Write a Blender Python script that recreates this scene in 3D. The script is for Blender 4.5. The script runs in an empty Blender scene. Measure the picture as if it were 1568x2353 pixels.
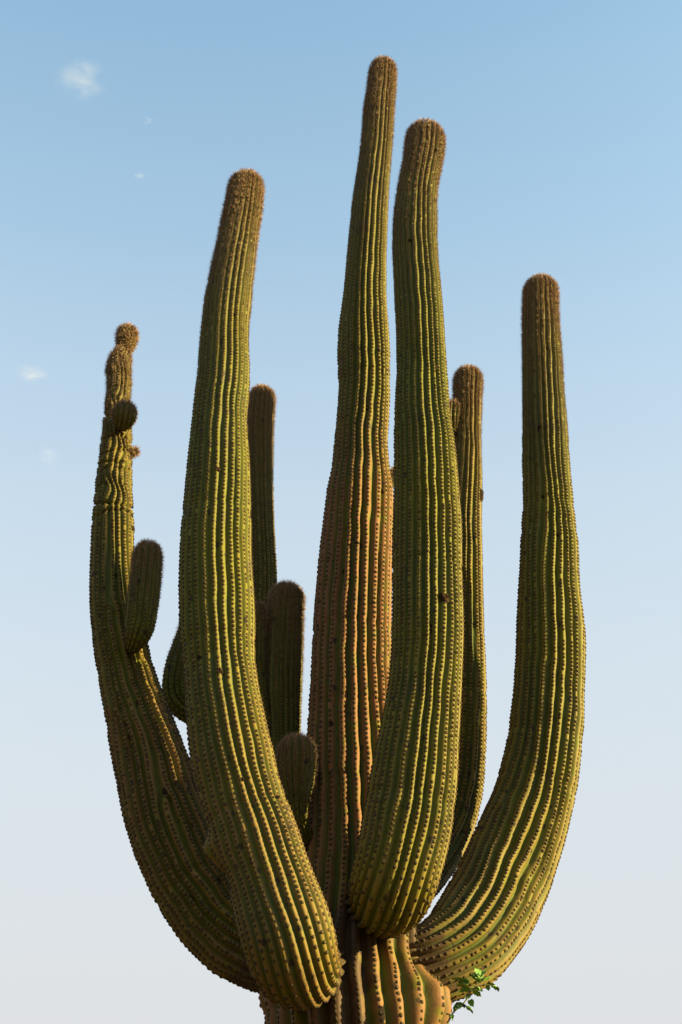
import bpy, math, random
import numpy as np
from mathutils import Vector, Matrix

# ------------------------------------------------------------------ scene, camera, light
scene = bpy.context.scene
col = scene.collection
R = math.radians

CAM = np.array((0.0, -6.5, 1.6)); PITCH = R(31.5)
CX, CY, FOC = 784.0, 1176.5, 2353.0 * 50 / 36       # photo coordinates used below are 1568 x 2353
cd = bpy.data.cameras.new('camera'); cam = bpy.data.objects.new('camera', cd); col.objects.link(cam)
cam.location = CAM; cam.rotation_euler = (R(90) + PITCH, 0, 0)
cd.sensor_fit = 'VERTICAL'; cd.sensor_height = 36; cd.sensor_width = 24; cd.lens = 50
cd.clip_start = 0.05; cd.clip_end = 20000
scene.camera = cam
scene.render.resolution_x = 682; scene.render.resolution_y = 1024

SUN_AZ = R(79)       # to the right of the direction from the cactus back to the camera
SUN_EL = R(18)
world = bpy.data.worlds.new('World'); scene.world = world; world.use_nodes = True
wn = world.node_tree.nodes; wl = world.node_tree.links
bg = wn['Background']
sky = wn.new('ShaderNodeTexSky'); sky.sky_type = 'NISHITA'; sky.sun_disc = False
sky.sun_elevation = SUN_EL
# world direction of the sun
SD = Vector((math.sin(SUN_AZ) * math.cos(SUN_EL), -math.cos(SUN_AZ) * math.cos(SUN_EL), math.sin(SUN_EL)))
sky.sun_rotation = math.atan2(SD.x, SD.y)
sky.air_density = 1.0; sky.dust_density = 4.5; sky.ozone_density = 1.0; sky.altitude = 700
# desert haze whitens the sky towards the horizon, the same all the way round
tint = wn.new('ShaderNodeMix'); tint.data_type = 'RGBA'; tint.blend_type = 'MULTIPLY'; tint.inputs[0].default_value = 1
wl.new(sky.outputs[0], tint.inputs[6]); tint.inputs[7].default_value = (.87, 1.07, .94, 1)
wtc = wn.new('ShaderNodeTexCoord'); wsep = wn.new('ShaderNodeSeparateXYZ'); wl.new(wtc.outputs['Generated'], wsep.inputs[0])
wcv = wn.new('ShaderNodeValToRGB'); wl.new(wsep.outputs['Z'], wcv.inputs[0])
el = wcv.color_ramp.elements
for q, (z_, f_) in enumerate(((.2, 1), (.36, .85), (.52, .6), (.67, .25), (.78, .07), (.9, 0))):
    e = el[q] if q < 2 else el.new(z_)
    e.position = z_; e.color = (f_, f_, f_, 1)
hz = wn.new('ShaderNodeMix'); hz.data_type = 'RGBA'
wl.new(wcv.outputs[0], hz.inputs[0]); wl.new(tint.outputs[2], hz.inputs[6])
EXPO = 1.9; SKY = .12; HZ = 1 / (SKY * 2 ** EXPO)
hz.inputs[7].default_value = (.735 * HZ, .752 * HZ, .772 * HZ, 1)
wl.new(hz.outputs[2], bg.inputs[0]); bg.inputs[1].default_value = SKY

sl = bpy.data.lights.new('sun', 'SUN'); so = bpy.data.objects.new('sun', sl); col.objects.link(so)
sl.energy = 5.0; sl.angle = R(0.6); sl.color = (1.0, 0.80, 0.33)
so.rotation_euler = SD.to_track_quat('Z', 'Y').to_euler(); so.location = (20, -20, 20)

vs = scene.view_settings
vs.view_transform = 'Standard'; vs.look = 'None'; vs.exposure = EXPO; vs.gamma = 1.0; vs.use_curve_mapping = False

# ------------------------------------------------------------------ helpers
rng = np.random.default_rng(7)
fwd = np.array((0, math.cos(PITCH), math.sin(PITCH))); up = np.array((0, -math.sin(PITCH), math.cos(PITCH))); rt = np.array((1.0, 0, 0))
def at(u, v, Y):
    """photo point -> world point on the upright plane Y, and its depth along the view axis"""
    d = fwd + rt * (u - CX) / FOC - up * (v - CY) / FOC
    t = (Y - CAM[1]) / d[1]
    return CAM + d * t, t
def project(P):
    q = P - CAM; z = q @ fwd
    return CX + FOC * (q @ rt) / z, CY - FOC * (q @ up) / z, z

def link(name, me, mat=None, parent=None, kind=None, label=None, cat=None, group=None):
    o = bpy.data.objects.new(name, me); col.objects.link(o)
    if mat and not me.materials: me.materials.append(mat)
    if parent: o.parent = parent
    for k, v in (('kind', kind), ('label', label), ('category', cat), ('group', group)):
        if v: o[k] = v
    return o
def mesh(name, verts, faces, attrs=None, smooth=True):
    """faces: int array (n,3) or (n,4) ; attrs: dict name -> per-vertex float array"""
    me = bpy.data.meshes.new(name)
    verts = np.asarray(verts, np.float32); faces = np.asarray(faces, np.int32); k = faces.shape[1]
    me.vertices.add(len(verts)); me.vertices.foreach_set('co', verts.ravel())
    me.loops.add(faces.size); me.loops.foreach_set('vertex_index', faces.ravel())
    me.polygons.add(len(faces)); me.polygons.foreach_set('loop_start', np.arange(0, faces.size, k, dtype=np.int32))
    me.update(calc_edges=True)
    if smooth: me.polygons.foreach_set('use_smooth', np.ones(len(faces), bool))
    for nme, a in (attrs or {}).items():
        at_ = me.attributes.new(nme, 'FLOAT', 'POINT'); at_.data.foreach_set('value', np.asarray(a, np.float32))
    me.validate(); me.update()
    return me

# ------------------------------------------------------------------ materials
def new_mat(name, rough=0.6, spec=0.3):
    m = bpy.data.materials.new(name); m.use_nodes = True
    n = m.node_tree.nodes; b = n['Principled BSDF']
    b.inputs['Roughness'].default_value = rough; b.inputs['Specular IOR Level'].default_value = spec
    return m, n, m.node_tree.links, b
def mixc(n, l, fac, a, b):
    x = n.new('ShaderNodeMix'); x.data_type = 'RGBA'
    if isinstance(fac, (int, float)): x.inputs[0].default_value = fac
    else: l.new(fac, x.inputs[0])
    for i, c in ((6, a), (7, b)):
        if isinstance(c, tuple): x.inputs[i].default_value = (*c, 1)
        else: l.new(c, x.inputs[i])
    return x.outputs[2]
def attr(n, name):
    a = n.new('ShaderNodeAttribute'); a.attribute_name = name; return a.outputs['Fac']
def noise(n, l, vec, scale, detail=4, rough=0.55):
    x = n.new('ShaderNodeTexNoise'); x.inputs['Scale'].default_value = scale
    x.inputs['Detail'].default_value = detail; x.inputs['Roughness'].default_value = rough
    l.new(vec, x.inputs['Vector']); return x.outputs['Fac']
def ramp(n, l, fac, lo, hi, a=0.0, b=1.0):
    x = n.new('ShaderNodeMapRange'); x.interpolation_type = 'SMOOTHSTEP'
    l.new(fac, x.inputs[0]); x.inputs[1].default_value = lo; x.inputs[2].default_value = hi
    x.inputs[3].default_value = a; x.inputs[4].default_value = b; return x.outputs[0]
def math_(n, l, op, a, b):
    x = n.new('ShaderNodeMath'); x.operation = op; x.use_clamp = op == 'ADD'
    for i, c in ((0, a), (1, b)):
        if isinstance(c, (int, float)): x.inputs[i].default_value = c
        else: l.new(c, x.inputs[i])
    return x.outputs[0]

def cactus_material():
    m, n, l, b = new_mat('cactus_skin', 0.6, 0.13)
    tc = n.new('ShaderNodeTexCoord').outputs['Object']
    cr, tp, ru = attr(n, 'crest'), attr(n, 'tip'), attr(n, 'rust')
    big = noise(n, l, tc, 2.2, 4); mid = noise(n, l, tc, 14, 4); fine = noise(n, l, tc, 70, 3)
    green = mixc(n, l, ramp(n, l, big, .35, .65), (0.058, 0.076, 0.017), (0.094, 0.098, 0.011))
    crest = mixc(n, l, ramp(n, l, mid, .35, .65), (0.115, 0.111, 0.007), (0.128, 0.112, 0.009))
    c = mixc(n, l, ramp(n, l, cr, .5, 1.0), green, crest)
    # corky, rust coloured skin along the rib crests of the old wood
    rf = math_(n, l, 'MULTIPLY', math_(n, l, 'MULTIPLY', ramp(n, l, cr, .15, .9), ru), ramp(n, l, mid, .2, .55))
    c = mixc(n, l, rf, c, mixc(n, l, fine, (0.14, 0.056, 0.026), (0.19, 0.09, 0.04)))
    # grey brown cork where the arms join
    kf = ramp(n, l, math_(n, l, 'ADD', attr(n, 'cork'), math_(n, l, 'MULTIPLY', math_(n, l, 'SUBTRACT', mid, .5), .9)), .25, .6, 0, .9)
    c = mixc(n, l, kf, c, mixc(n, l, fine, (0.035, 0.022, 0.015), (0.085, 0.05, 0.03)))
    # young felted tip
    c = mixc(n, l, math_(n, l, 'MULTIPLY', tp, .65), c, (0.115, 0.075, 0.034))
    # brown weathered patches and small black scabs
    pat = math_(n, l, 'MULTIPLY', ramp(n, l, noise(n, l, tc, 6, 6, .7), .57, .68), .7)
    c = mixc(n, l, pat, c, (0.07, 0.046, 0.028))
    st = n.new('ShaderNodeMapping'); l.new(tc, st.inputs[0]); st.inputs['Scale'].default_value = (1, 1, .75)
    vo = n.new('ShaderNodeTexVoronoi'); vo.inputs['Scale'].default_value = 11; l.new(st.outputs[0], vo.inputs[0])
    jag = math_(n, l, 'ADD', vo.outputs['Distance'], math_(n, l, 'MULTIPLY', noise(n, l, tc, 38, 3), .3))
    c = mixc(n, l, ramp(n, l, jag, .25, .31, .85, 0), c, (0.03, 0.02, 0.016))
    v2 = n.new('ShaderNodeTexVoronoi'); v2.inputs['Scale'].default_value = 20
    st2 = n.new('ShaderNodeMapping'); l.new(tc, st2.inputs[0]); st2.inputs['Scale'].default_value = (1, 1, 2.1); l.new(st2.outputs[0], v2.inputs[0])
    sel = ramp(n, l, noise(n, l, tc, 3.5, 3), .42, .55)
    jg2 = math_(n, l, 'ADD', v2.outputs['Distance'], math_(n, l, 'MULTIPLY', fine, .3))
    c = mixc(n, l, math_(n, l, 'MULTIPLY', ramp(n, l, jg2, .30, .38, .85, 0), sel), c, (0.045, 0.028, 0.02))
    l.new(c, b.inputs['Base Color'])
    bp = n.new('ShaderNodeBump'); bp.inputs['Strength'].default_value = .35; bp.inputs['Distance'].default_value = .006
    l.new(math_(n, l, 'ADD', math_(n, l, 'MULTIPLY', mid, .6), math_(n, l, 'MULTIPLY', fine, .5)), bp.inputs['Height'])
    l.new(bp.outputs[0], b.inputs['Normal'])
    return m
M_SKIN = cactus_material()

def areole_material():
    m, n, l, b = new_mat('areole_felt', 0.9, 0.1)
    tc = n.new('ShaderNodeTexCoord').outputs['Object']
    rim, tp = attr(n, 'rim'), attr(n, 'tip')
    dark = mixc(n, l, tp, (0.028, 0.018, 0.013), (0.06, 0.036, 0.022))
    lite = mixc(n, l, tp, (0.12, 0.10, 0.03), (0.16, 0.105, 0.055))
    c = mixc(n, l, rim, dark, lite)
    l.new(mixc(n, l, ramp(n, l, noise(n, l, tc, 9, 3), .3, .7, 0, .5), c, (0.06, 0.04, 0.025)), b.inputs['Base Color'])
    return m
M_AREOLE = areole_material()
def spine_material():
    m, n, l, b = new_mat('spine', 0.6, 0.2)
    tp = attr(n, 'tip')
    l.new(mixc(n, l, tp, (0.09, 0.065, 0.045), (0.32, 0.20, 0.125)), b.inputs['Base Color'])
    return m
M_SPINE = spine_material()
def simple(name, ca, cb, scale, rough=.8, spec=.2):
    m, n, l, b = new_mat(name, rough, spec)
    tc = n.new('ShaderNodeTexCoord').outputs['Object']
    l.new(mixc(n, l, ramp(n, l, noise(n, l, tc, scale, 6, .6), .3, .7), ca, cb), b.inputs['Base Color'])
    return m
M_SCAB = simple('scab', (0.012, 0.008, 0.006), (0.05, 0.03, 0.018), 60, .95, .05)
M_LEAF = simple('leaf_green', (0.07, 0.16, 0.025), (0.14, 0.24, 0.035), 20, .5, .3)
M_TWIG = simple('twig_bark', (0.10, 0.10, 0.04), (0.20, 0.15, 0.09), 30)

def ground_material():
    m, n, l, b = new_mat('desert_soil', .95, .1)
    tc = n.new('ShaderNodeTexCoord').outputs['Object']
    c = mixc(n, l, ramp(n, l, noise(n, l, tc, .6, 8, .6), .35, .65), (0.07, 0.055, 0.035), (0.11, 0.08, 0.05))
    vo = n.new('ShaderNodeTexVoronoi'); vo.inputs['Scale'].default_value = 14; l.new(tc, vo.inputs[0])
    c = mixc(n, l, ramp(n, l, vo.outputs['Distance'], .15, .3, .5, 0), c, (0.07, 0.07, 0.04))
    l.new(c, b.inputs['Base Color'])
    bp = n.new('ShaderNodeBump'); bp.inputs['Strength'].default_value = .6; bp.inputs['Distance'].default_value = .03
    l.new(noise(n, l, tc, 9, 6), bp.inputs['Height']); l.new(bp.outputs[0], b.inputs['Normal'])
    return m

# ------------------------------------------------------------------ ground
rad = np.concatenate(([0.0], np.geomspace(.6, 9000, 56))); na = 72
th = np.linspace(0, 2 * math.pi, na, endpoint=False)
gx = (rad[:, None] * np.cos(th)).ravel(); gy = (rad[:, None] * np.sin(th)).ravel(); rr = np.repeat(rad, na)
gz = .05 * np.sin(gx * .9 + 1) * np.sin(gy * .7) * np.clip(rr / 3, 0, 1) + .4 * np.sin(gx * .05) * np.sin(gy * .043 + 1) * np.clip((rr - 8) / 60, 0, 1)
i, j = np.meshgrid(np.arange(len(rad) - 1), np.arange(na), indexing='ij'); jn = (j + 1) % na
gf = np.stack([i * na + j, (i + 1) * na + j, (i + 1) * na + jn, i * na + jn], -1).reshape(-1, 4)
link('ground', mesh('ground', np.stack([gx, gy, gz], 1), gf), ground_material(), kind='structure')

# unseen ridge behind and left of the viewpoint, added to darken the shaded sides
ha, hr = np.meshgrid(np.linspace(R(-118), R(50), 120), np.linspace(0, 1, 26), indexing='ij')
edge = np.clip((ha - R(-118)) / R(22), 0, 1) * np.clip((R(50) - ha) / R(22), 0, 1)
crest_ = 70 + 16 * np.sin(ha * 5.3 + 1) + 9 * np.sin(ha * 13.1) + 4 * np.sin(ha * 37 + 2)
prof = np.sin(np.clip(hr * 1.12, 0, 1) * math.pi * .5) ** 1.5 * np.where(hr > .85, 1 - (hr - .85) * 2, 1)
hd = 190 + 170 * hr + 12 * np.sin(ha * 9 + hr * 7)
hzz = edge * prof * crest_ + 3 * np.sin(ha * 60 + hr * 21) * np.sin(hr * 15) * edge * hr - 1.5
HP = np.stack([np.sin(ha) * hd, -np.cos(ha) * hd, hzz], -1)
i, j = np.meshgrid(np.arange(119), np.arange(25), indexing='ij')
hf = np.stack([i * 26 + j, i * 26 + j + 1, (i + 1) * 26 + j + 1, (i + 1) * 26 + j], -1).reshape(-1, 4)
link('shade_ridge', mesh('shade_ridge', HP.reshape(-1, 3), hf), simple('shade_ridge_scrub', (0.06, 0.055, 0.03), (0.13, 0.10, 0.065), .15, .95, .1), kind='structure')

# ------------------------------------------------------------------ the saguaro
cactus = bpy.data.objects.new('saguaro_cactus', None); col.objects.link(cactus)
cactus['label'] = 'giant old saguaro cactus with ribbed arms curving up round a tall trunk'
cactus['category'] = 'cactus'

def smooth1(a, sig):
    if sig < .3: return a
    k = int(3 * sig) + 1; w = np.exp(-.5 * (np.arange(-k, k + 1) / sig) ** 2); w /= w.sum()
    a = np.asarray(a, float); one = a.ndim == 1
    if one: a = a[:, None]
    pre = 2 * a[:1] - a[1:k + 1][::-1]; post = 2 * a[-1:] - a[-k - 1:-1][::-1]
    p = np.concatenate([pre, a, post]); out = np.stack([np.convolve(p[:, c], w, 'valid') for c in range(a.shape[1])], 1)
    return out[:, 0] if one else out

CAND = []          # areoles that may become objects of their own: (size on screen, parent, matrix)
SURF = {}

class Limb:
    """a ribbed column: rows = (v, left u, right u) from the tip down; base = (u, v, r_px, Y) points that carry on to the root"""
    def __init__(s, name, rows, base, depth, N, seed, forks=0, rust=None, wrinkle=None, kink=.46, fuzz=.9, tipv=None,
                 spacing=.024, sharp=.5, bumps=(), ground=False, dep=.56, minrow=.009, spine=1.0, nodes=None, sig=4.5, fork_at=(), cork=0.0, corks=()):
        s.name = name; g = np.random.default_rng(seed); s.g = g
        pts, rad = [], []
        dv = [d[0] for d in depth]; dY = [d[1] for d in depth]
        cu = np.array([(a + b) / 2 for _, a, b in rows]); cv = np.array([float(r[0]) for r in rows]); hw = np.array([(b - a) / 2 for _, a, b in rows])
        if len(rows) > 2:
            tilt = np.gradient(cu, cv); tilt = smooth1(tilt, 1.0)
        else: tilt = np.zeros(len(rows))
        for k in range(len(rows)):
            Y = np.interp(cv[k], dv, dY); P, t = at(cu[k], cv[k], Y)
            pts.append(P); rad.append(hw[k] * t / FOC / math.sqrt(1 + tilt[k] ** 2))
        for (u, v, r, Y) in base:
            P, t = at(u, v, Y); pts.append(P); rad.append(r * t / FOC)
        for (x, y, z, r) in (nodes or []): pts.append(np.array((x, y, z), float)); rad.append(r)
        pts = np.array(pts)[::-1]; rad = np.array(rad)[::-1]
        L = np.concatenate(([0], np.cumsum(np.linalg.norm(np.diff(pts, axis=0), axis=1))))
        h = .01; n = max(8, int(L[-1] / h)); S = np.linspace(0, L[-1], n); h = S[1]
        C = np.stack([np.interp(S, L, pts[:, c]) for c in range(3)], 1); Rr = np.interp(S, L, rad)
        sg = min(sig, n / 12)
        C = smooth1(C, sg); Rr = smooth1(Rr, sg * .6)
        # the last point is the centre of the domed tip
        T = np.gradient(C, axis=0); T /= np.linalg.norm(T, axis=1)[:, None]
        r1 = Rr[-1]; d_end = T[-max(2, n // 20):].mean(0); d_end /= np.linalg.norm(d_end)
        na_ = 14; ang = np.linspace(0, math.pi / 2, na_ + 1)[1:]
        C = np.concatenate([C, C[-1] + np.sin(ang)[:, None] * d_end * r1 * 1.0]); Rr = np.concatenate([Rr, np.maximum(r1 * np.cos(ang), 1e-4)])
        s.cap0 = n
        S = np.concatenate(([0], np.cumsum(np.hypot(np.linalg.norm(np.diff(C, axis=0), axis=1), np.diff(Rr)))))
        T = np.gradient(C, axis=0); T[n:] = d_end; T /= np.linalg.norm(T, axis=1)[:, None]
        ref = np.array((1.0, 0, 0)) if abs(T[0][0]) < .8 else np.array((0, -1.0, 0))
        Nn = np.zeros_like(C); a = ref - T[0] * (ref @ T[0]); a /= np.linalg.norm(a)
        for k in range(len(C)):
            a = a - T[k] * (a @ T[k]); a /= np.linalg.norm(a); Nn[k] = a
        s.S, s.C, s.R, s.T, s.Nn, s.B = S, C, Rr, T, Nn, np.cross(T, Nn)
        s.L = S[-1]; s.N = N; s.sharp = sharp; s.dep = dep; s.wrinkle = None; s.spacing = spacing; s.fuzz = fuzz
        if wrinkle:
            pv_ = project(C[:n])[1]
            s.wrinkle = (S[np.argmin(np.abs(pv_ - wrinkle[0]))], S[np.argmin(np.abs(pv_ - wrinkle[1]))] + .05, wrinkle[2])
            s.crease = [(q_, g.uniform(0, 6.28), g.uniform(0, .05), g.uniform(.06, .2)) for q_ in np.arange(s.wrinkle[0], s.wrinkle[1], .085) + g.normal(0, .02, len(np.arange(s.wrinkle[0], s.wrinkle[1], .085)))]
        s.rbar = Rr[:n].mean(); s.tipR = r1; s.spine = spine; s.kink = kink; s.rustf = rust; s.minrow = minrow
        s.forks = []
        for q_ in range(forks):                         # where two ribs run together, on the far side of the column
            s0_ = g.uniform(.15, .8) * s.L; k_ = int(np.argmin(np.abs(S - s0_))); d_ = np.array((g.normal(0, .7), 1.0, 0))
            s.forks.append((math.atan2(d_ @ s.B[k_], d_ @ Nn[k_]), s0_))
        for (u_, v_, Y_) in fork_at:
            P_, _ = at(u_, v_, Y_); k_ = int(np.argmin(np.linalg.norm(C[:n] - P_, axis=1))); d_ = P_ - C[k_]
            s.forks.append((math.atan2(d_ @ s.B[k_], d_ @ Nn[k_]), S[k_]))
        s.mean = [(g.integers(0, 4), g.uniform(2.0, 9.0), g.uniform(0, 6.28), g.uniform(.25, .8)) for _ in range(7)]
        s.mean += [(g.integers(0, 7), g.uniform(14, 40), g.uniform(0, 6.28), g.uniform(.12, .3)) for _ in range(6)]
        s.mean += [(g.integers(5, 10), g.uniform(.2, 1.6), g.uniform(0, 6.28), g.uniform(.3, .7)) for _ in range(4)]
        s.rnd = [(g.integers(0, 4), g.uniform(1.5, 14.0), g.uniform(0, 6.28), g.uniform(.3, 1)) for _ in range(8)]
        s.wr = [(g.integers(2, 11), g.uniform(18, 60), g.uniform(0, 6.28), g.uniform(.3, 1)) for _ in range(9)]
        s.cork = cork; s.corks = [(at(u_, v_, Y_)[0], r_) for (u_, v_, Y_, r_) in corks]
        s.ph0 = g.uniform(0, 6.28)
        s.rings = [(g.uniform(.1, .95) * s.L, g.uniform(.012, .03), g.uniform(.01, .035)) for _ in range(int(s.L * 1.6))]
        s.bumps = []
        for (u, v, Y, amp, wid) in bumps:
            P, _ = at(u, v, Y); k = np.argmin(np.linalg.norm(C[:n] - P, axis=1)); d = P - C[k]
            s.bumps.append((math.atan2(d @ s.B[k], d @ Nn[k]), S[k], amp, wid))
    def phase(s, th, S):
        p = s.N * th + s.ph0
        R_ = np.interp(S, s.S[:s.cap0], s.R[:s.cap0])
        f = np.clip((s.L - S) / .3, 0, 1)
        for k, w, ph, a in s.mean: p = p + s.kink * a * f * np.cos(k * th + w * S + ph)
        if s.wrinkle:
            a, b, amp = s.wrinkle
            wz = np.clip((S - a) / .15, 0, 1) * np.clip((b - S) / .15, 0, 1)
            for k, w, ph, am in s.wr[:5]: p = p + 1.1 * amp * wz * am * np.cos(k * .5 // 1 * th + w * .7 * S + ph)
        for t0, s0 in s.forks:
            z = (th - t0) + 1j * (S - s0) / np.maximum(R_, .03)
            p = p + np.angle(np.sin(z / 2)) + (th - t0) / 2
        return p
    def radius(s, th, S):
        R_ = np.interp(S, s.S, s.R)
        rn = sum(a * np.cos(k * th + w * S + ph) for k, w, ph, a in s.rnd) / 8
        out = R_ * (1 + .035 * rn)
        for s0, wd, am in s.rings: out = out * (1 - am * np.exp(-((S - s0) / wd) ** 2))
        if s.wrinkle:
            a, b, amp = s.wrinkle
            wz = np.clip((S - a) / .15, 0, 1) * np.clip((b - S) / .15, 0, 1)
            w_ = sum(am * np.cos(k * th + w * S + ph + 1.5 * np.sin(2 * th + ph)) for k, w, ph, am in s.wr) / 9
            out = out * (1 + .12 * amp * wz * w_)
            for s0, t0, tl, am in s.crease:
                out = out * (1 - amp * am * np.exp(-((S - s0 - tl * np.cos(th - t0)) / .009) ** 2))
        for t0, s0, amp, wid in s.bumps:
            dt = (th - t0 + math.pi) % (2 * math.pi) - math.pi
            out = out + amp * np.exp(-((dt * R_) ** 2 + (S - s0) ** 2) / wid ** 2)
        c = np.abs(np.cos(s.phase(th, S) / 2))
        ha = (c * c + .012) ** .42                       # round ribs, tight folds
        hb = .5 - .5 * np.cos(np.pi * c ** 1.25)         # stretched skin: broad folds between narrow crests
        blend = np.clip(s.sharp * (1.25 - S / s.L), 0, 1)
        hh = ha * (1 - blend) + hb * blend
        w = 2 * math.pi * R_ / (s.N + len(s.forks) * .5)
        return out - s.dep * w * (1 - hh), c
    def frame(s, S):
        f = lambda A: np.stack([np.interp(S, s.S, A[:, k]) for k in range(3)], -1)
        return f(s.C), f(s.T), f(s.Nn), f(s.B)
    def point(s, th, S):
        C, T, Nn, B = s.frame(S); r, c = s.radius(th, S)
        d = Nn * np.cos(th)[..., None] + B * np.sin(th)[..., None]
        return C + d * r[..., None], d, T, c
    def tipness(s, S):
        return np.clip(1 - (s.L - S) / s.fuzz, 0, 1) ** 1.3
    def build(s, parent, part, label=None):
        step = max(s.minrow, .085 * s.rbar)
        n1 = int(s.S[s.cap0 - 1] / step) + 2
        S0 = np.linspace(0, s.S[s.cap0 - 1], n1)
        if s.wrinkle: S0 = np.concatenate([S0[S0 < s.wrinkle[0]], np.arange(s.wrinkle[0], s.S[s.cap0 - 1], .0045)])
        S = np.concatenate([S0, s.S[s.cap0:-1], [s.S[-1] - 1e-4]])
        M = int((s.N + len(s.forks)) * 10)
        th = np.linspace(0, 2 * math.pi, M, endpoint=False)
        TH, SS = np.meshgrid(th, S); P, d, T, c = s.point(TH, SS)
        n, m = P.shape[:2]
        i, j = np.meshgrid(np.arange(n - 1), np.arange(m), indexing='ij'); jn = (j + 1) % m
        F = np.stack([i * m + j, i * m + jn, (i + 1) * m + jn, (i + 1) * m + j], -1).reshape(-1, 4)
        tip = s.tipness(SS)
        u, v, z = project(P.reshape(-1, 3))
        ru = s.rustf(v).reshape(n, m) if s.rustf else np.zeros((n, m))
        ck = np.clip(1.15 - SS / max(s.cork, 1e-6), 0, 1) if s.cork else np.zeros((n, m))
        for P_, r_ in s.corks: ck = np.maximum(ck, np.exp(-np.sum((P - P_) ** 2, -1) / r_ ** 2))
        me = mesh(part, P.reshape(-1, 3), F, {'crest': c.ravel(), 'tip': tip.ravel(), 'rust': ru.ravel(), 'cork': ck.ravel()})
        o = link(part, me, M_SKIN, parent, label=label); s.obj = o; SURF[s.name] = (P.reshape(-1, 3), d.reshape(-1, 3), T.reshape(-1, 3))
        s.grow(o); return o
    def grow(s, o):
        """areoles (spine cushions) along each crest and their spines"""
        g = s.g; aS, aT = [], []
        S = .02; rows = []
        while S < s.L - .004:
            R_ = np.interp(S, s.S, s.R); tp = float(s.tipness(np.array(S)))
            rows.append(S); S += s.spacing * (1.0 - .5 * tp) * (.75 + .25 * min(1, R_ / s.tipR))
        rows = np.array(rows); K = 60 * s.N; th = np.linspace(0, 2 * math.pi, K + 1)
        TH, SS = np.meshgrid(th, rows)
        q = np.floor(s.phase(TH, SS) / (2 * math.pi) + 1e-9)
        ph = s.phase(TH, SS) / (2 * math.pi); fr = ph - np.floor(ph)
        cross = (fr[:, :-1] > .7) & (fr[:, 1:] < .3)
        ri, ci = np.nonzero(cross)
        a = 1 - fr[ri, ci]; b = fr[ri, ci + 1]; t = th[ci] + (th[1] - th[0]) * a / (a + b)
        Sx = rows[ri]
        # neighbouring ribs are out of step with each other
        k = np.round(s.N * t / (2 * math.pi)).astype(int); gap = s.spacing * .6
        ds = (np.sin(k * 12.9898) * 43758.5453 % 1 - .5) * gap + g.normal(0, .0016, len(k))
        S2 = np.clip(Sx + ds, .005, s.L - .003)
        e = 1e-3
        for _ in range(2):
            p = s.phase(t, S2); dp = (s.phase(t + e, S2) - p) / e
            res = (p + math.pi) % (2 * math.pi) - math.pi
            t = t - np.clip(res / np.where(np.abs(dp) < 3, 3, dp), -.1, .1)
        keep = (np.abs((s.phase(t, S2) + math.pi) % (2 * math.pi) - math.pi) < .5) & (g.random(len(t)) > .025)
        # crowding at the very tip
        Rl = np.interp(S2, s.S, s.R); keep &= g.random(len(t)) < np.clip(Rl / s.tipR * 1.5, .15, 1)
        t, S2, Rl = t[keep], S2[keep], Rl[keep]
        P, d, T, c = s.point(t, S2)
        dR = np.interp(S2 + .004, s.S, s.R) - np.interp(S2 - .004, s.S, s.R); sl_ = np.clip(-dR / .008, -.6, 6)
        Nn = d + T * sl_[:, None]; Nn /= np.linalg.norm(Nn, axis=1)[:, None]
        Tt = T - Nn * np.sum(T * Nn, 1)[:, None]; Tt /= np.linalg.norm(Tt, axis=1)[:, None]
        Xx = np.cross(Tt, Nn)
        tp = s.tipness(S2)
        w = 2 * math.pi * Rl / s.N
        a = np.clip(.006 + .055 * w, .005, .0098) * (1 - .25 * tp) * g.uniform(.8, 1.2, len(t))
        n = len(t)
        u, v, z = project(P); face = np.sum(Nn * (CAM - P), 1) / np.linalg.norm(CAM - P, axis=1)
        vis = (face > .35) & (u > 0) & (u < 1568) & (v < 2345) & (v > 0)
        own = np.zeros(n, bool)
        lim = {'trunk': 2160, 'arm_front_left': 1500, 'arm_front_right': 1500}.get(s.name)
        if lim:
            for q_ in np.nonzero(vis & (v > lim))[0]: CAND.append((a[q_] / z[q_], s, q_))
        s.ar = (P, Xx, Tt, Nn, a, tp); s.own = own; s.n = n
    def finish(s):
        P, X, T, Nn, a, tp = s.ar; o = s.obj; g = s.g
        kp = ~s.own
        link('areoles', areole_mesh('areoles', P[kp], X[kp], T[kp], Nn[kp], a[kp], tp[kp]), M_AREOLE, o, kind='stuff')
        # spines
        ns = np.round((3 + 13 * tp) * s.spine).astype(int); idx = np.repeat(np.arange(s.n), ns); m = len(idx)
        ln = (.007 + .024 * tp[idx]) * g.uniform(.5, 1.25, m)
        az = g.uniform(0, 2 * math.pi, m); out = g.uniform(.35, 1.1, m)
        D = Nn[idx] * out[:, None] + X[idx] * (np.cos(az) * .75)[:, None] + T[idx] * (np.sin(az) * .75 - .1)[:, None]
        D /= np.linalg.norm(D, axis=1)[:, None]
        V = np.cross(D, g.normal(size=(m, 3))); V /= np.linalg.norm(V, axis=1)[:, None]
        b0 = P[idx] - Nn[idx] * .001; wd = (.0007 + .0004 * tp[idx])[:, None]
        vv = np.stack([b0 - V * wd, b0 + V * wd, b0 + D * ln[:, None]], 1).reshape(-1, 3)
        f = np.arange(3 * m).reshape(-1, 3)
        link('spines', mesh('spines', vv, f, {'tip': np.repeat(tp[idx], 3)}, smooth=False), M_SPINE, o, kind='stuff')

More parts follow.
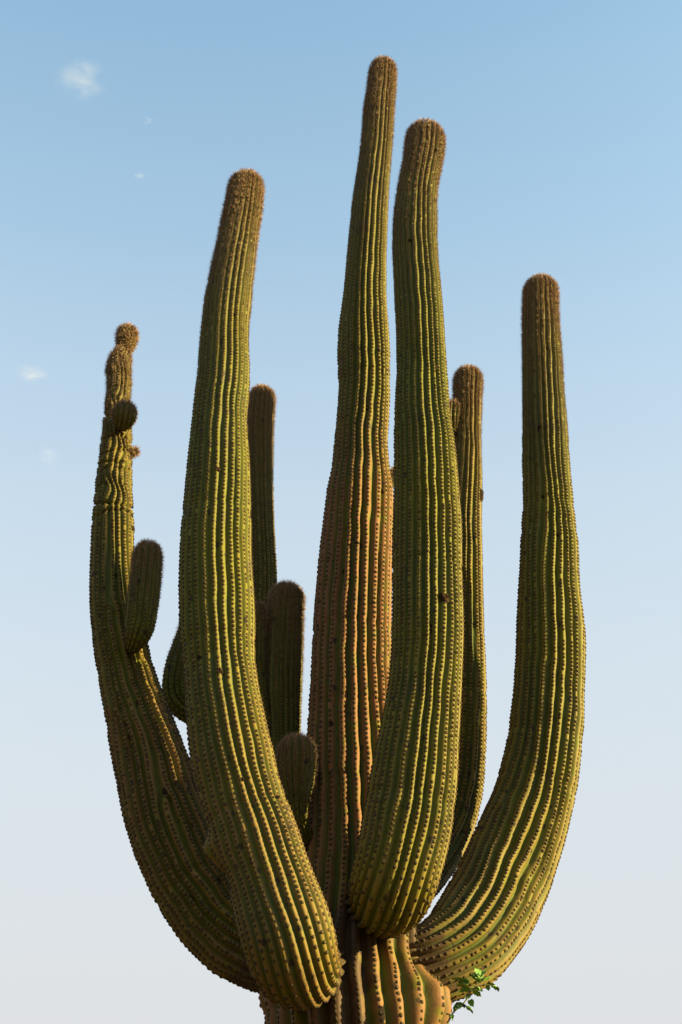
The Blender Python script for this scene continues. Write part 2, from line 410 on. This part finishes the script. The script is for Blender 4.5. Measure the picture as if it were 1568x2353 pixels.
def areole_mesh(name, P, X, T, Nn, a, tp):
    n = len(P); k = 5; ang = np.arange(k) * 2 * math.pi / k
    loc = np.concatenate([np.stack([np.cos(ang) * .95, np.sin(ang) * 1.15, np.full(k, -.35)], 1),
                          np.stack([np.cos(ang) * .68, np.sin(ang) * .85, np.full(k, .24)], 1), [[0, .1, .5]]])
    rim = np.concatenate([np.full(k, .55), np.full(k, 0), [.85]])
    V = P[:, None] + a[:, None, None] * (X[:, None] * loc[None, :, :1] + T[:, None] * loc[None, :, 1:2] + Nn[:, None] * loc[None, :, 2:])
    f = []
    for q in range(k):
        r = (q + 1) % k
        f += [(q, r, k + q), (r, k + r, k + q), (k + q, k + r, 2 * k)]
    F = (np.arange(n)[:, None, None] * (2 * k + 1) + np.array(f)[None]).reshape(-1, 3)
    return mesh(name, V.reshape(-1, 3), F, {'rim': np.tile(rim, n), 'tip': np.repeat(tp, 2 * k + 1)})

def band(lo, a, b, hi, amp=1.0):
    return lambda v: amp * np.clip((v - lo) / max(1, a - lo), 0, 1) * np.clip((hi - v) / max(1, hi - b), 0, 1)

LIMBS = []
def limb(part, label=None, **k):
    L_ = Limb(**k); L_.build(cactus, part, label); LIMBS.append(L_); return L_

# trunk -----------------------------------------------------------
limb('trunk', 'tall central trunk with rust coloured rib crests', name='trunk', N=22, seed=11, forks=3, depth=[(0, 0), (3000, 0)],
     rows=[(163, 851, 909), (200, 846, 908), (250, 837, 905), (300, 834, 903), (350, 828, 900), (400, 820, 896), (450, 812, 893), (500, 806, 891),
           (600, 797, 888), (700, 787, 889), (760, 778, 893), (820, 775, 896), (900, 779, 896), (960, 774, 894), (1020, 768, 890), (1080, 764, 895),
           (1130, 752, 904), (1200, 743, 904), (1300, 731, 901), (1400, 723, 900), (1500, 718, 902), (1600, 712, 906), (1700, 706, 910), (1800, 704, 922),
           (1900, 700, 935), (2000, 690, 948), (2100, 675, 962), (2200, 650, 972), (2270, 620, 992), (2353, 617, 1008)],
     base=[], nodes=[(.05, 0, 2.2, .36), (.05, 0, 1.2, .33), (.04, 0, .3, .31), (.04, 0, -.2, .32)],
     rust=lambda v: np.interp(v, [300, 900, 1150, 1900, 2100, 2400], [.1, .3, 1, 1, .75, .95]),
     spacing=.026, sharp=.5, bumps=[(1010, 2290, -.12, .085, .13), (640, 2270, 0, .05, .12)], corks=[(800, 2150, -.3, .14), (798, 2250, -.34, .13), (790, 2330, -.34, .10), (860, 2100, -.3, .15), (975, 2140, -.15, .12)], fuzz=2.6, minrow=.012)
# front left arm ------------------------------------------------------------
limb('arm', 'sunlit yellow green arm rising in front of the trunk on its left', name='arm_front_left', N=23, seed=21, forks=2,
     depth=[(395, -.78), (2200, -.74)],
     rows=[(433, 527, 604), (480, 517, 601), (520, 507, 595), (560, 499, 590), (600, 489, 586), (650, 478, 581), (700, 470, 577), (750, 464, 572), (800, 458, 572),
           (850, 456, 574), (900, 450, 573), (950, 443, 567), (1000, 438, 569), (1050, 432, 573), (1100, 428, 575), (1150, 424, 576), (1200, 419, 578), (1250, 415, 577),
           (1300, 413, 579), (1350, 411, 582), (1400, 413, 585), (1450, 413, 586), (1500, 418, 585), (1550, 424, 590), (1600, 424, 598), (1650, 428, 610), (1700, 432, 620),
           (1750, 438, 634), (1800, 452, 644), (1850, 462, 661), (1900, 480, 683), (1950, 490, 700), (2000, 512, 716), (2050, 525, 735), (2100, 535, 757), (2150, 550, 776)],
     base=[(676, 2205, 104, -.7), (690, 2226, 96, -.58), (704, 2222, 84, -.36), (750, 2205, 72, -.05)],
     rust=lambda v: np.interp(v, [900, 1400, 1900, 2200, 2330], [.05, .15, .55, .5, .8]), spacing=.0215, sharp=.2, dep=.45, fuzz=2.2,
     cork=.62, bumps=[(487, 1950, -.75, .05, .06), (512, 2022, -.75, -.035, .045)])
# front right arm -----------------------------------------------------------
limb('arm', 'thick arm rising in front of the trunk on its right with two dark wounds', name='arm_front_right', N=22, seed=31, forks=3,
     depth=[(280, -.48), (2050, -.5)],
     rows=[(322, 934, 1020), (340, 932, 1021), (380, 926, 1015), (420, 917, 1006), (460, 909, 1004), (500, 905, 1004), (550, 903, 1004), (600, 904, 1006), (650, 906, 1012),
           (700, 907, 1017), (750, 910, 1021), (800, 911, 1024), (850, 913, 1027), (900, 910, 1030), (950, 907, 1034), (1000, 906, 1042), (1050, 907, 1049), (1100, 905, 1054),
           (1150, 904, 1057), (1200, 903, 1061), (1250, 903, 1062), (1300, 902, 1062), (1350, 903, 1062), (1400, 902, 1064), (1450, 901, 1066), (1500, 900, 1065), (1550, 896, 1062),
           (1600, 890, 1060), (1650, 880, 1058), (1700, 870, 1056), (1750, 858, 1054), (1800, 850, 1051), (1850, 840, 1046), (1900, 830, 1040), (1950, 820, 1030), (2000, 808, 1016)],
     base=[(898, 2045, 99, -.49), (888, 2068, 88, -.4), (875, 2070, 80, -.28), (850, 2065, 70, -.05)], cork=.42,
     rust=lambda v: np.interp(v, [900, 1500, 2100], [.05, .2, .35]), spacing=.0215, sharp=.32, fuzz=2.0)
# right arm ---------------------------------------------------------------------
limb('arm', 'olive arm sweeping out from the right of the trunk', name='arm_right', N=22, seed=41, forks=2, fork_at=[(1150, 1850, .1)], depth=[(600, .26), (1900, .26)],
     rows=[(672, 1205, 1281), (700, 1203, 1281), (750, 1202, 1285), (800, 1201, 1289), (850, 1202, 1293), (900, 1202, 1296), (950, 1202, 1301), (1000, 1201, 1305), (1050, 1201, 1308),
           (1100, 1202, 1311), (1150, 1203, 1317), (1200, 1200, 1322), (1250, 1197, 1328), (1300, 1195, 1329), (1350, 1192, 1332), (1400, 1190, 1338), (1450, 1187, 1343), (1500, 1187, 1345),
           (1550, 1184, 1344), (1600, 1180, 1342), (1650, 1173, 1342), (1700, 1167, 1338), (1750, 1157, 1333), (1800, 1143, 1328), (1850, 1127, 1318)],
     base=[(1202, 1910, 99, .25), (1166, 2000, 104, .22), (1122, 2098, 108, .15), (1068, 2176, 104, .06), (1000, 2215, 92, .0), (900, 2235, 80, 0)], cork=.3,
     rust=lambda v: np.interp(v, [900, 1500, 2300], [.1, .2, .5]), spacing=.0215, sharp=.32, fuzz=2.0)
# left arm ----------------------------------------------------------------------
la = limb('arm', 'gnarled wrinkled arm sweeping out from the left of the trunk', name='arm_left', N=17, seed=51, forks=3, fork_at=[(385, 1830, -.1), (345, 1500, -.1), (255, 1640, -.1), (240, 1380, -.1)], depth=[(700, .08), (1900, .08)],
     rows=[(771, 269, 315), (784, 269, 316), (793, 270, 312), (801, 267, 303), (808, 262, 300), (818, 254, 302), (830, 249, 301), (850, 245, 301), (900, 247, 300), (950, 240, 301), (1000, 235, 303), (1050, 229, 303),
           (1080, 223, 303), (1130, 219, 304), (1200, 212, 308), (1250, 210, 307), (1300, 208, 308), (1350, 207, 313), (1400, 208, 321), (1450, 212, 331), (1500, 218, 344), (1550, 226, 357),
           (1600, 232, 374), (1650, 240, 396), (1700, 247, 415), (1750, 258, 435), (1800, 268, 455)],
     base=[(373, 1850, 93, .08), (402, 1930, 97, .08), (440, 2020, 97, .08), (490, 2100, 95, .08), (545, 2158, 93, .07), (610, 2195, 86, .05), (720, 2215, 78, 0)], cork=.4,
     rust=lambda v: np.interp(v, [1000, 1500, 1700, 2100, 2300], [.35, .4, .8, .5, .6]), wrinkle=(1190, 780, 1.0), kink=.6, sig=2.0, spacing=.0215, sharp=.5, fuzz=1.6)
# arms behind -------------------------------------------------------------------
limb('arm', 'slim arm standing behind the trunk on its right', name='arm_back_right', N=19, seed=61, forks=2, depth=[(800, .62), (2000, .6)],
     rows=[(875, 1044, 1108), (920, 1042, 1106), (1000, 1040, 1105), (1050, 1038, 1106), (1100, 1034, 1108), (1200, 1026, 1107), (1300, 1018, 1109), (1400, 1012, 1111),
           (1500, 1008, 1115), (1600, 1004, 1119), (1700, 998, 1118), (1800, 985, 1112)],
     base=[(1035, 1870, 64, .6), (1005, 1950, 62, .54), (955, 2020, 60, .38), (880, 2060, 56, .08)],
     rust=lambda v: v * 0 + .4, spacing=.0215, sharp=.4, fuzz=1.3)
limb('arm', 'slim arm standing behind the sunlit front arm', name='arm_back_left', N=18, seed=71, forks=2, depth=[(800, .72), (2000, .68)],
     rows=[(917, 573, 631), (960, 570, 629), (1000, 568, 628), (1100, 569, 627), (1200, 571, 630), (1300, 574, 636), (1400, 572, 638), (1500, 568, 640), (1600, 565, 642), (1700, 567, 647), (1800, 575, 660)],
     base=[(650, 1900, 45, .6), (690, 1980, 46, .42), (770, 2040, 46, .05)],
     rust=lambda v: v * 0 + .35, spacing=.0215, sharp=.35, fuzz=1.5)
limb('arm', 'short dark blunt arm between the front arm and the trunk', name='arm_dark', N=20, seed=81, forks=1, depth=[(1300, .28), (2000, .28)],
     rows=[(1380, 618, 698), (1400, 615, 697), (1450, 611, 696), (1500, 608, 696), (1550, 606, 695), (1600, 606, 693), (1700, 612, 690), (1780, 620, 690)],
     base=[(662, 1850, 36, .25), (690, 1920, 36, .18), (740, 1970, 36, .02)], spacing=.022, sharp=.2, fuzz=1.5)
limb('arm', 'stubby arm bent outward behind the sunlit front arm', name='arm_bent', N=14, seed=91, forks=1, depth=[(0, .5), (3000, .5)],
     rows=[], base=[(452, 1400, 26, .5), (436, 1460, 30, .5), (415, 1530, 35, .5), (404, 1585, 34, .5), (412, 1622, 31, .5), (445, 1640, 28, .5), (520, 1660, 26, .52), (600, 1690, 24, .68)],
     spacing=.024, sharp=.3, fuzz=.8)
# buds -----------------------------------------------------------------------------
B = dict(sharp=.1, spacing=.02, minrow=.006)
limb('bud', 'blunt young arm on the front of the gnarled left arm', name='bud_left', N=15, seed=101, depth=[(1200, -.12), (1500, -.13)],
     rows=[(1276, 308, 371), (1300, 303, 372), (1320, 301, 371), (1370, 293, 367), (1420, 288, 360), (1450, 285, 354)],
     base=[(312, 1474, 27, -.13), (306, 1487, 19, -.1), (303, 1480, 16, 0), (300, 1478, 14, .06)], fuzz=.75, **B)
limb('bud', 'round spiny bud near the top of the gnarled left arm', name='bud_round', N=14, seed=111, depth=[(0, 0), (2000, 0)],
     rows=[], base=[(287, 951, 27, -.06), (286, 962, 27, -.06), (284, 972, 22, -.04), (280, 975, 15, .0), (274, 975, 12, .06)], fuzz=.35, spine=1.3, **B)
limb('bud', 'tiny bud on the edge of the gnarled left arm', name='bud_tiny', N=9, seed=121, depth=[(0, 0), (2000, 0)],
     rows=[], base=[(309, 1038, 8, .08), (305, 1042, 8, .08), (296, 1046, 6, .08), (280, 1048, 5, .08)], fuzz=.25, sharp=.1, spacing=.012, minrow=.005)
limb('bud', 'furry club shaped bud beside the foot of the trunk column', name='bud_club', N=15, seed=131, depth=[(1600, -.22), (2000, -.18)],
     rows=[(1735, 639, 726), (1760, 638, 726), (1785, 639, 725), (1820, 646, 718), (1850, 655, 710), (1880, 664, 706)],
     base=[(688, 1905, 22, -.17), (704, 1930, 22, -.1), (740, 1950, 20, 0)], fuzz=.65, spine=1.4, **B)
limb('bud', 'narrow bud showing past the edge of the sunlit front arm', name='bud_narrow', N=14, seed=141, depth=[(1300, .2), (2000, .24)],
     rows=[(1412, 560, 613), (1450, 558, 612), (1500, 558, 611), (1560, 566, 612), (1640, 585, 620)],
     base=[(625, 1720, 17, .26), (650, 1780, 15, .28)], fuzz=.7, **B)
limb('bud', 'small bud in front of the slim arm behind the trunk', name='bud_back', N=13, seed=151, depth=[(0, 0), (2000, 0)],
     rows=[], base=[(1036, 944, 24, .56), (1034, 970, 23, .56), (1036, 995, 16, .57), (1050, 1010, 12, .62)], fuzz=.4, **B)
limb('bud', 'small dark bud on the right edge of the trunk', name='bud_trunk', N=11, seed=161, depth=[(0, 0), (2000, 0)],
     rows=[], base=[(908, 1090, 13, .05), (905, 1102, 13, .05), (893, 1112, 10, .03), (870, 1116, 8, 0)], fuzz=.3, **B)

# the 300 areoles that show largest are objects of their own
CAND.sort(key=lambda c: -c[0])
one = areole_mesh('areole', np.zeros((1, 3)), np.array([[1., 0, 0]]), np.array([[0, 1., 0]]), np.array([[0, 0, 1.]]), np.ones(1), np.zeros(1))
for sc_, L_, q in CAND[:300]:
    P, X, T, Nn, a, tp = L_.ar; L_.own[q] = True
    o = link('areole', one, M_AREOLE, L_.obj)
    m = Matrix.Identity(4)
    for c_ in range(3):
        m[c_][0] = X[q][c_] * a[q]; m[c_][1] = T[q][c_] * a[q]; m[c_][2] = Nn[q][c_] * a[q]; m[c_][3] = P[q][c_]
    o.matrix_basis = m
for L_ in LIMBS: L_.finish()

# old wounds: dark crusted scabs grown into the skin
def scab(name, u, v, r, ecc=1.0):
    L_ = [x for x in LIMBS if x.name == name][0]
    P, d, T = SURF[name]; pu, pv, z = project(P)
    face = np.sum(d * (CAM - P), 1) > 0
    k = np.argmin(np.where(face, (pu - u) ** 2 + (pv - v) ** 2, 1e9)); c = P[k]; n = d[k]; t = T[k]; x = np.cross(t, n); rr_ = r * z[k] / FOC
    g = np.random.default_rng(int(u * 7 + v)); na_, nr = 14, 5; vv = [c + n * rr_ * -.05]; ff = []
    jit = 1 + g.normal(0, .18, na_)
    for a in range(1, nr + 1):
        for b_ in range(na_):
            q = a / nr; an = b_ * 2 * math.pi / na_; rad_ = rr_ * q * jit[b_]
            hgt = rr_ * (.32 * math.sin(q * math.pi) ** 1.0 + .12 * g.normal() * (q < .95)) - (rr_ * .3 if a == nr else 0)
            vv.append(c + x * math.cos(an) * rad_ + t * math.sin(an) * rad_ * ecc + n * hgt)
    for b_ in range(na_):
        ff.append((0, 1 + b_, 1 + (b_ + 1) % na_))
        for a in range(nr - 1):
            p0 = 1 + a * na_ + b_; p1 = 1 + a * na_ + (b_ + 1) % na_
            ff += [(p0, p0 + na_, p1 + na_), (p0, p1 + na_, p1)]
    link('scar', mesh('scar', np.array(vv), np.array(ff), smooth=False), M_SCAB, L_.obj)
for nm, u, v, r, e in (('arm_front_right', 1023, 1371, 13, 1.1), ('arm_front_right', 990, 1447, 14, 1.0), ('arm_front_right', 1000, 845, 8, .8), ('arm_front_right', 1005, 345, 6, 1.3),
                    ('arm_front_right', 1033, 1745, 6, 1), ('arm_front_right', 940, 553, 6, .7), ('arm_front_right', 1000, 1100, 5, .8), ('arm_front_right', 950, 355, 6, 1),
                    ('arm_front_left', 540, 722, 7, .7), ('arm_front_left', 505, 1540, 8, 1.1), ('arm_front_left', 500, 1080, 6, 1.2), ('arm_front_left', 465, 960, 6, 1),
                    ('arm_front_left', 580, 1615, 6, 1.2), ('arm_front_left', 555, 1790, 6, 1), ('arm_front_left', 458, 1510, 6, 1.2), ('arm_front_left', 640, 1830, 6, .8),
                    ('arm_right', 1240, 980, 6, .6), ('arm_right', 1245, 1140, 6, .6), ('arm_right', 1285, 1230, 6, 1), ('arm_right', 1260, 800, 5, 1),
                    ('trunk', 866, 300, 6, .4), ('trunk', 845, 935, 6, .8), ('trunk', 790, 1310, 5, 1), ('trunk', 880, 1130, 6, 1), ('trunk', 760, 1660, 6, 1.2), ('trunk', 820, 1250, 6, .6),
                    ('arm_left', 308, 1217, 7, 1), ('arm_left', 265, 1320, 5, 1), ('arm_left', 380, 1820, 7, 1.5), ('arm_left', 300, 1690, 6, 1), ('arm_back_right', 1109, 1140, 9, 2.0)):
    scab(nm, u, v, r, e)

# ------------------------------------------------------------------ mesquite sapling growing up beside the cactus
def tube(pts, r0, r1, k=6):
    pts = np.array(pts, float); n = len(pts); T = np.gradient(pts, axis=0); T /= np.linalg.norm(T, axis=1)[:, None]
    a = np.cross(T, (0.3, 1, .2)); a /= np.linalg.norm(a, axis=1)[:, None]; b = np.cross(T, a)
    an = np.arange(k) * 2 * math.pi / k; r = np.linspace(r0, r1, n)
    V = pts[:, None] + r[:, None, None] * (a[:, None] * np.cos(an)[None, :, None] + b[:, None] * np.sin(an)[None, :, None])
    i, j = np.meshgrid(np.arange(n - 1), np.arange(k), indexing='ij'); jn = (j + 1) % k
    F = np.stack([i * k + j, i * k + jn, (i + 1) * k + jn, (i + 1) * k + j], -1).reshape(-1, 4)
    return V.reshape(-1, 3), F
def curve(pts, n=24):
    pts = np.array(pts, float); L = np.concatenate(([0], np.cumsum(np.linalg.norm(np.diff(pts, axis=0), axis=1))))
    S = np.linspace(0, L[-1], n); return smooth1(np.stack([np.interp(S, L, pts[:, c]) for c in range(3)], 1), n / 16)
SY = -.42
sap = bpy.data.objects.new('mesquite_sapling', None); col.objects.link(sap)
sap['label'] = 'thin leafy green sapling reaching up beside the base of the right cactus arm'; sap['category'] = 'sapling'
def src(x, y, Y=SY): return at(1000 / 1.19 + x / 3.92 / 1.19, 2480 / 1.19 + y / 3.92 / 1.19, Y)[0]
foot = np.array((.62, -.75, 0.0)); sap.location = foot
top0 = src(860, 1290)
def twig(name, pts, r0, r1):
    V, F = tube(curve(pts), r0, r1); link(name, mesh(name, V - foot, F), M_TWIG, sap)
twig('stem', [foot - np.array((0, 0, .05)), foot + np.array((.03, .08, .8)), foot + np.array((-.05, .15, 1.6)), foot + np.array((-.1, .25, 2.2)), top0], .022, .004)
twig('branch', [top0, src(930, 1130), src(1050, 1040), src(1110, 960), src(1130, 880), src(1240, 800), src(1290, 750)], .004, .0016)
twig('branch', [src(1125, 890), src(1090, 850), src(1030, 790), src(985, 755)], .0025, .001)
twig('branch', [src(1240, 800), src(1200, 740), src(1150, 695)], .002, .001)
twig('branch', [src(1130, 880), src(1260, 830), src(1340, 835), src(1425, 870)], .0022, .001)
twig('branch', [src(1050, 1040), src(1090, 1070), src(1140, 1100)], .002, .001)
twig('branch', [foot + np.array((-.05, .15, 1.6)), foot + np.array((.12, .1, 1.9)), foot + np.array((.22, .05, 2.15))], .008, .002)
twig('branch', [foot + np.array((.0, .12, 1.2)), foot + np.array((-.2, .0, 1.5)), foot + np.array((-.3, -.05, 1.75))], .009, .002)
# one leaf: a curled, folded blade with a notched outline
lv, lf = [], []
for a in range(7):
    t = a / 6; w = .33 * math.sin(math.pi * min(1, t * .94 + .06)) ** .7 * (1 + .18 * (-1) ** a); z = -.22 * t * t
    lv += [(t, -w, z + .05 * t), (t, 0, z - .06), (t, w, z + .05 * t)]
    if a:
        p = 3 * a
        lf += [(p - 3, p - 2, p + 1), (p - 3, p + 1, p), (p - 2, p - 1, p + 2), (p - 2, p + 2, p + 1)]
leaf_me = mesh('leaf', np.array(lv), np.array(lf))
def leaf(P, direction, size, roll):
    o = link('leaf', leaf_me, M_LEAF, sap)
    q = Vector(direction).to_track_quat('X', 'Z') @ Matrix.Rotation(roll, 3, 'X').to_quaternion()
    o.matrix_basis = Matrix.Translation(Vector(P - foot)) @ q.to_matrix().to_4x4() @ Matrix.Diagonal((size, size, size, 1))
g = np.random.default_rng(5)
for (x, y, dx, dy, sz) in ((1100, 800, -110, -45, 118), (1105, 870, -100, -50, 112), (1110, 880, -75, 10, 75), (1250, 775, -40, -95, 108), (1230, 800, -45, -70, 85), (1265, 790, 60, -40, 62),
                       (1250, 740, -10, -80, 60), (1330, 830, 70, 30, 78), (1380, 845, 50, 45, 60), (1410, 850, 15, 40, 42), (1300, 825, 90, 5, 70), (1060, 1040, -75, -10, 78), (1050, 1050, 85, 40, 98), (1090, 1075, 50, 35, 62),
                       (1100, 1000, 40, 40, 62), (1130, 990, 20, 50, 52), (1000, 1075, -50, -10, 55), (960, 1070, -10, 35, 42), (900, 1150, -30, -10, 38), (905, 1160, 25, 30, 48), (930, 1150, 2, 45, 40), (870, 1230, 25, -8, 36),
                       (1150, 900, 60, 30, 72), (1120, 930, -40, 45, 60), (1180, 860, 70, 25, 66), (1150, 720, -20, -30, 38)):
    p0 = src(x, y, SY + g.uniform(-.02, .02)); p1 = src(x + dx, y + dy, SY + g.uniform(-.015, .015))
    leaf(p0, p1 - p0, sz / 3.92 / 1.19 / FOC * 8.6, g.uniform(-1.2, 1.2))
    leaf(p0 + (p1 - p0) * g.uniform(-.3, .3), (p1 - p0) + g.normal(size=3) * np.linalg.norm(p1 - p0) * .6, sz / 3.92 / 1.19 / FOC * 6.2, g.uniform(-1.5, 1.5))
for k in range(70):
    base_ = foot + (np.array((-.02, .15, 1.5)) + np.array((g.uniform(-.32, .28), g.uniform(-.15, .15), g.uniform(-.1, .6))))
    leaf(base_, g.normal(size=3) + np.array((0, 0, .3)), g.uniform(.03, .06), g.uniform(-2, 2))

# ------------------------------------------------------------------ clouds: small thin puffs far away
def cloud_material(seed, dens):
    m = bpy.data.materials.new('cloud_vapour'); m.use_nodes = True; n = m.node_tree.nodes; l = m.node_tree.links
    n.remove(n['Principled BSDF']); v = n.new('ShaderNodeVolumePrincipled'); l.new(v.outputs[0], n['Material Output'].inputs['Volume'])
    v.inputs['Color'].default_value = (1, .95, .95, 1); v.inputs['Anisotropy'].default_value = 0.0
    tc = n.new('ShaderNodeTexCoord').outputs['Object']
    mp = n.new('ShaderNodeMapping'); l.new(tc, mp.inputs[0]); mp.inputs['Location'].default_value = (seed * 3.7, seed * 1.3, seed)
    ln = n.new('ShaderNodeVectorMath'); ln.operation = 'LENGTH'; l.new(tc, ln.inputs[0])
    fall = ramp(n, l, ln.outputs['Value'], .1, 1.0, 1, 0)
    ns = ramp(n, l, noise(n, l, mp.outputs[0], 1.7, 5, .6), .38, .72)
    l.new(math_(n, l, 'MULTIPLY', math_(n, l, 'MULTIPLY', fall, ns), dens), v.inputs['Density'])
    return m
import bmesh
def cloud(u, v, ru, rv, dens, seed, label):
    D = 1600; P, t = at(u, v, D); sx, sz = ru * t / FOC, rv * t / FOC
    bm = bmesh.new(); bmesh.ops.create_icosphere(bm, subdivisions=3, radius=1.0); me = bpy.data.meshes.new('cloud'); bm.to_mesh(me); bm.free()
    o = link('cloud', me, cloud_material(seed, dens / sx), label=label, cat='cloud')
    o.location = P; o.scale = (sx, sx * .8, sz)
    return o
cloud(188, 182, 76, 54, .42, 1.0, 'largest faint puff of cloud alone in the upper blue sky')
cloud(72, 858, 48, 20, .5, 2.0, 'thin low streak of pinkish cloud beside the gnarled arm')
cloud(322, 404, 18, 12, .3, 3.0, 'tiny smudge of cloud below the larger puff')
cloud(340, 277, 16, 9, .22, 4.0, 'barely visible wisp of cloud just below the larger puff')
cloud(112, 1050, 32, 30, .14, 5.0, 'very faint hazy patch of cloud below the thin streak')
